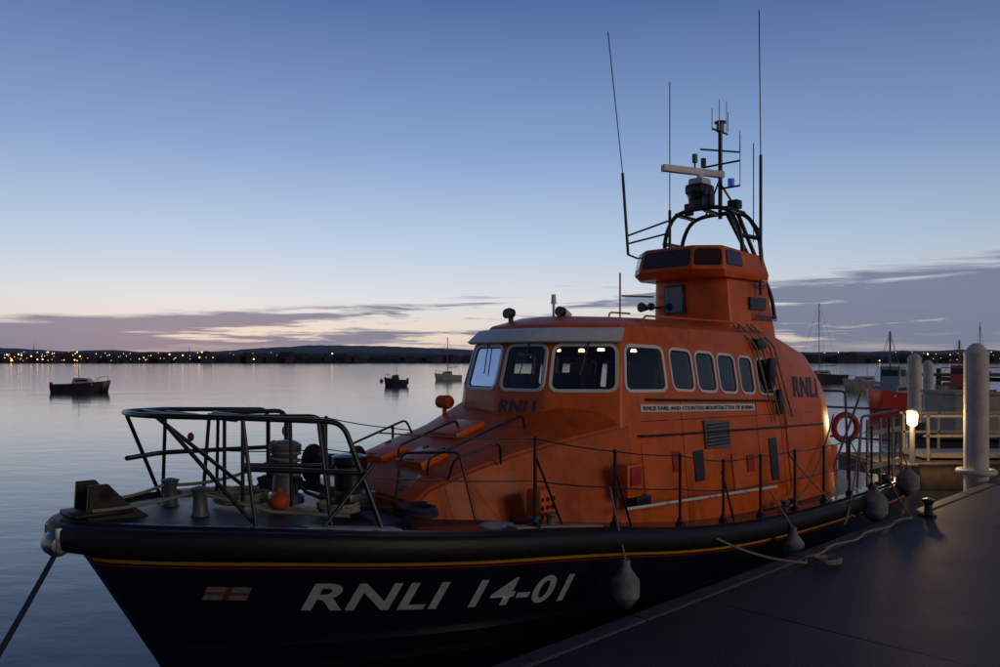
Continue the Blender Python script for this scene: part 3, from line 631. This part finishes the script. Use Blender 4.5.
# ------------------------------------------------------------------ boats
def small_boat(name,loc,rot,L,B,H,cabin=True,hullm='hull_dark',mast=0,cabm='hull_white',wheel=False):
    e=empty(name,(loc[0],loc[1],0),rot); mb=MB(flip=False); rows=[]
    for i in range(15):
        s=i/14; w=B/2*(math.sin(min(1,s*1.25+.06)*math.pi/2))**.8*(1-.1*s) if s>0 else .02
        zt=H*(1+.45*(1-s)**2); x=s*L
        sh=(1-s)**2*L*.05
        rows.append([(x+sh*2,0,-.2),(x+sh,-w*.75,0),(x,-w,zt),(x,-w*.93,zt+.02),(x,0,zt-.02),(x,w*.93,zt+.02),(x,w,zt),(x+sh,w*.75,0)])
    vs=mb.grid([[(p[0]-L/2,p[1],p[2]) for p in r] for r in rows],closed=True); mb.bm.faces.new(vs[0]); mb.bm.faces.new(vs[-1]); mb.done('hull',M[hullm],e,ang=50)
    if cabin:
        mb=MB(flip=False)
        mb.prism([(-L*.22,-B*.33,H*.9),(-L*.12,-B*.33,H+.55),(L*.12,-B*.33,H+.6),(L*.16,-B*.33,H*.9)],(0,B*.66,0))
        if wheel: mb.prism([(-L*.02,-B*.25,H+.5),(0,-B*.25,H+1.7),(L*.16,-B*.25,H+1.7),(L*.18,-B*.25,H)],(0,B*.5,0))
        mb.done('cabin',M[cabm],e,bev=.04)
        mb=MB(flip=False)
        for s in (-1,1): mb.box((-.02*L,s*B*.335,H+.36),(L*.2,.03,.2))
        if wheel:
            for s in (-1,1): mb.box((.08*L,s*B*.255,H+1.3),(L*.12,.03,.4))
            mb.box((0.0,0,H+1.3),(.12,B*.42,.38))
        mb.done('cabin_windows',M['dark'],e,smooth=False)
    ls=[[(-L*.45,0,H*1.35),(-L*.45,0,H*1.35+.45),(-L*.3,B*.3,H*1.3+.4),(-L*.2,B*.38,H*1.1)],[(-L*.45,0,H*1.35+.45),(-L*.3,-B*.3,H*1.3+.4),(-L*.2,-B*.38,H*1.1)]]
    tubes('rails',ls,.02,M['grey'],e,flip=False)
    if mast:
        tubes('mast',[[(0,0,H),(0,0,mast)],[(0,0,H+1.1),(L*.38,0,H+1.2)]],.05,M['grey'],e,flip=False,fil=0)
        tubes('rigging',[[(0,0,mast),(-L*.48,0,H*1.3)],[(0,0,mast),(L*.48,0,H)],[(0,0,mast*.95),(0,B*.45,H)],[(0,0,mast*.95),(0,-B*.45,H)],[(0,-.6,mast*.65),(0,.6,mast*.65)]],.012,M['grey'],e,flip=False,fil=0)
    else:
        mb=MB(flip=False); mb.box((L*.5+.1,0,H*.8),(.25,.3,.7),bev=.05); mb.cyl((L*.05,0,H),(L*.05,0,H+1.5),.025); mb.done('outboard',M['black'],e)
    return e
small_boat('motor_boat',(-39.2,75),math.pi+.25,5.0,2.0,.75,cabm='hull_white')
small_boat('motor_boat.001',(-11.9,91),.3,2.6,1.2,.7,cabm='hull_dark')
small_boat('sailing_boat',(-7.6,116),.4,4.0,1.6,.7,hullm='hull_white',mast=6.2)
small_boat('sailing_boat.001',(41.5,104),.5,8.5,2.6,1.0,hullm='hull_dark',mast=10.4)
small_boat('fishing_boat',(23.4,48),.75,6.0,2.3,1.0,hullm='red',cabm='hull_white',mast=4.8,wheel=True)
small_boat('fishing_boat.001',(31.0,54),.6,6.0,2.3,1.0,hullm='hull_dark',cabm='ored',mast=4.4,wheel=True)
small_boat('motor_boat.002',(36.5,80),.2,5,2,.8,hullm='hull_white')
small_boat('motor_boat.003',(60,120),.2,6,2.2,.9,hullm='hull_white')
small_boat('sailing_boat.002',(78,130),.9,8,2.6,1.0,hullm='hull_dark',mast=9)
for i,(x,y) in enumerate(((-16,108),(48,88))):
    mb=MB(flip=False); mb.lathe((x,y,0),[(.1,-.2),(.2,-.1),(.24,.15),(.18,.3),(.05,.36),(.04,.45)]); mb.done('mooring_buoy' if i==0 else f'mooring_buoy.{i:03d}',M['hull_dark'],None)
# ------------------------------------------------------------------ far shore
def ribbon(name,D,x0,x1,f,depth,m,n=400):
    mb=MB(flip=False); rows=[]
    for i in range(n+1):
        x=x0+(x1-x0)*i/n; h=f(x); y=D(x)
        rows.append([(x,y-depth*.15,-.5),(x,y-depth*.1,.3),(x,y,h*.55),(x,y+depth*.15,h),(x,y+depth,h*.4)])
    mb.grid(rows); return mb.done(name,m,None,ang=80)
from mathutils import noise
def nz(x,s,o=0): return noise.noise(Vector((x*s+o,o*1.7,.3)))
ribbon('far_shore',lambda x:520+30*nz(x,.004,3),-640,700,lambda x:max(3.2,5.0+1.8*nz(x,.012)+1.1*nz(x,.07,5)+.9*nz(x,.3,9)+.5*nz(x,1.1,2)),60,M['shore'],1800)
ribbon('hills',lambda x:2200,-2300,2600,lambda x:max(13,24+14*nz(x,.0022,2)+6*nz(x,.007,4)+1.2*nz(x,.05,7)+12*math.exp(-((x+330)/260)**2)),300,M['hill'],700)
ribbon('hills.001',lambda x:1200,-1300,1500,lambda x:max(6,10+4.5*nz(x,.005,12)+2*nz(x,.02,14)+.8*nz(x,.12,7)),200,mat('hill_mid',(.075,.09,.14),1),900)  # nearer hills, bluish haze tone put into the base colour
tb=MB(flip=False)
for i in range(330):
    x=random.uniform(-600,640); h=random.uniform(2.5,5.2) if random.random()<.95 else random.uniform(5.5,7.5); w=random.uniform(3,9)
    y=508+random.uniform(0,12); tb.box((x,y,h/2),(w,6,h))
    if random.random()<.7: tb.prism([(x-w/2,y-3.1,h),(x+w/2,y-3.1,h),(x,y-3.1,h+w*.2)],(0,6.2,0))
for x,h in ((-330,20),(-300,13),(-322,11),(-200,11),(-110,12),(-345,11),(70,10),(400,13),(330,12),(460,15)): tb.cyl((x,515,0),(x,515,h),.28,.12,seg=6)
tb.done('waterfront_town',M['town'],None,smooth=False)
tl=MB(flip=False)
for i in range(210):
    x=random.choice((random.gauss(-300,30),random.gauss(-285,50),random.gauss(-240,60),random.gauss(360,60),random.gauss(300,60),random.uniform(-350,560)))
    if -150<x<120 and random.random()<.5: continue
    r=random.choice((.14,.18,.26,.45)); t=bmesh.new(); bmesh.ops.create_icosphere(t,subdivisions=1,radius=r); tl._merge(t,Matrix.Translation((x,492+random.uniform(-3,3),random.uniform(1.5,7))))
tl.done('town_lights',M['townglow'],None)
# ------------------------------------------------------------------ water
wm=bpy.data.materials.new('water'); wm.use_nodes=True; nt=wm.node_tree; b=nt.nodes['Principled BSDF']
b.inputs['Base Color'].default_value=(.010,.018,.034,1); b.inputs['Roughness'].default_value=.10; b.inputs['IOR'].default_value=1.33; b.inputs['Specular IOR Level'].default_value=.62
tc=nt.nodes.new('ShaderNodeTexCoord'); mp=nt.nodes.new('ShaderNodeMapping'); mp.inputs['Scale'].default_value=(1,1.6,1); nt.links.new(tc.outputs['Object'],mp.inputs[0])
n1=nt.nodes.new('ShaderNodeTexNoise'); n1.inputs['Scale'].default_value=.7; n1.inputs['Detail'].default_value=3; nt.links.new(mp.outputs[0],n1.inputs['Vector'])
n2=nt.nodes.new('ShaderNodeTexNoise'); n2.inputs['Scale'].default_value=.07; n2.inputs['Detail'].default_value=3; nt.links.new(mp.outputs[0],n2.inputs['Vector'])
ad=nt.nodes.new('ShaderNodeMath'); ad.operation='MULTIPLY_ADD'; ad.inputs[1].default_value=3; nt.links.new(n2.outputs['Fac'],ad.inputs[0]); nt.links.new(n1.outputs['Fac'],ad.inputs[2])
bp=nt.nodes.new('ShaderNodeBump'); bp.inputs['Strength'].default_value=.22; bp.inputs['Distance'].default_value=.06; nt.links.new(ad.outputs[0],bp.inputs['Height']); nt.links.new(bp.outputs[0],b.inputs['Normal'])
mb=MB(flip=False); mb.poly([(-6000,-600,0),(6000,-600,0),(6000,9000,0),(-6000,9000,0)]); mb.done('water',wm,None,smooth=False)
# ------------------------------------------------------------------ sky
w=bpy.data.worlds.new('World'); S.world=w; w.use_nodes=True; nt=w.node_tree; bg=nt.nodes['Background']
N=nt.nodes.new; K=nt.links.new
sky=N('ShaderNodeTexSky'); sky.sky_type='NISHITA'; sky.sun_disc=False; sky.sun_elevation=math.radians(1.0); sky.sun_rotation=math.radians(-22)
tc=N('ShaderNodeTexCoord'); sp=N('ShaderNodeSeparateXYZ'); K(tc.outputs['Generated'],sp.inputs[0])
rp=N('ShaderNodeValToRGB'); K(sp.outputs['Z'],rp.inputs['Fac'])
E=rp.color_ramp.elements
stops=[(0,(.68,.53,.43)),(.028,(.78,.68,.58)),(.07,(.70,.73,.76)),(.135,(.49,.62,.79)),(.25,(.24,.37,.64)),(.41,(.08,.155,.38)),(1,(.02,.04,.12))]
E[0].position=0; E[0].color=(*stops[0][1],1); E[1].position=1; E[1].color=(*stops[-1][1],1)
for p_,c_ in stops[1:-1]: x=E.new(p_); x.color=(*c_,1)
dt=N('ShaderNodeVectorMath'); dt.operation='DOT_PRODUCT'; K(tc.outputs['Generated'],dt.inputs[0]); dt.inputs[1].default_value=(-.22,.975,0)
mr=N('ShaderNodeMapRange'); mr.inputs['From Min'].default_value=-.2; mr.inputs['From Max'].default_value=1; mr.inputs['To Min'].default_value=.2; mr.inputs['To Max'].default_value=1.0; K(dt.outputs['Value'],mr.inputs['Value'])
mu=N('ShaderNodeMix'); mu.data_type='RGBA'; mu.blend_type='MULTIPLY'; mu.inputs[0].default_value=1; K(rp.outputs['Color'],mu.inputs[6]); K(mr.outputs['Result'],mu.inputs[7])
mp=N('ShaderNodeMapping'); mp.inputs['Scale'].default_value=(4.2,4.2,60); mp.inputs['Location'].default_value=(3.1,1.7,.6); K(tc.outputs['Generated'],mp.inputs[0])
cn=N('ShaderNodeTexNoise'); cn.inputs['Scale'].default_value=1.5; cn.inputs['Detail'].default_value=12; cn.inputs['Roughness'].default_value=.6; cn.inputs['Distortion'].default_value=.3; K(mp.outputs[0],cn.inputs['Vector'])
x3=N('ShaderNodeMath'); x3.operation='MULTIPLY'; K(sp.outputs['X'],x3.inputs[0]); K(sp.outputs['X'],x3.inputs[1])
x4=N('ShaderNodeMath'); x4.operation='MULTIPLY_ADD'; K(x3.outputs[0],x4.inputs[0]); x4.inputs[1].default_value=.85; K(cn.outputs['Fac'],x4.inputs[2])
cr=N('ShaderNodeMapRange'); cr.inputs['From Min'].default_value=.485; cr.inputs['From Max'].default_value=.575; K(x4.outputs[0],cr.inputs['Value'])
hb=N('ShaderNodeMath'); hb.operation='MULTIPLY_ADD'; K(sp.outputs['X'],hb.inputs[0]); hb.inputs[1].default_value=.07; hb.inputs[2].default_value=.086
hd=N('ShaderNodeMath'); hd.operation='DIVIDE'; K(sp.outputs['Z'],hd.inputs[0]); K(hb.outputs[0],hd.inputs[1])
# ragged upper edge
ra=N('ShaderNodeMath'); ra.operation='MULTIPLY_ADD'; K(cn.outputs['Fac'],ra.inputs[0]); ra.inputs[1].default_value=-.9; ra.inputs[2].default_value=.45
rb=N('ShaderNodeMath'); rb.operation='ADD'; K(hd.outputs[0],rb.inputs[0]); K(ra.outputs[0],rb.inputs[1])
em=N('ShaderNodeValToRGB'); K(rb.outputs[0],em.inputs['Fac']); e2=em.color_ramp.elements
e2[0].position=0; e2[0].color=(.55,.55,.55,1); e2[1].position=.90; e2[1].color=(0,0,0,1); x=e2.new(.2); x.color=(.92,.92,.92,1); x=e2.new(.74); x.color=(.88,.88,.88,1)
mm=N('ShaderNodeMath'); mm.operation='MULTIPLY'; K(cr.outputs['Result'],mm.inputs[0]); K(em.outputs['Color'],mm.inputs[1])
cm=N('ShaderNodeMix'); cm.data_type='RGBA'; K(mm.outputs[0],cm.inputs[0]); K(mu.outputs[2],cm.inputs[6]); cm.inputs[7].default_value=(.14,.175,.28,1)
sc=N('ShaderNodeMix'); sc.data_type='RGBA'; sc.blend_type='MULTIPLY'; sc.inputs[0].default_value=1; K(sky.outputs[0],sc.inputs[6]); sc.inputs[7].default_value=(.005,.005,.005,1)
aa=N('ShaderNodeMix'); aa.data_type='RGBA'; aa.blend_type='ADD'; aa.inputs[0].default_value=1; K(cm.outputs[2],aa.inputs[6]); K(sc.outputs[2],aa.inputs[7])
K(aa.outputs[2],bg.inputs['Color']); bg.inputs['Strength'].default_value=1
sl_=bpy.data.lights.new('warm_fill','SUN'); sl_.energy=.45; sl_.angle=math.radians(22); sl_.color=(1,.78,.54); so=bpy.data.objects.new('warm_fill',sl_); link(so)  # added soft warm fill from behind right of the camera, not the real sun
so.rotation_euler=Vector((-.76,.60,-.24)).to_track_quat('-Z','Y').to_euler()
# ------------------------------------------------------------------ camera
cam=bpy.data.cameras.new('camera'); co=bpy.data.objects.new('camera',cam); link(co); co.location=(0,0,3.2); co.rotation_euler=(math.radians(90),0,0)
cam.lens=28.8; cam.sensor_width=36; cam.shift_y=.0245; cam.clip_end=20000; S.camera=co
S.view_settings.view_transform='Standard'; S.view_settings.look='None'; S.view_settings.exposure=0
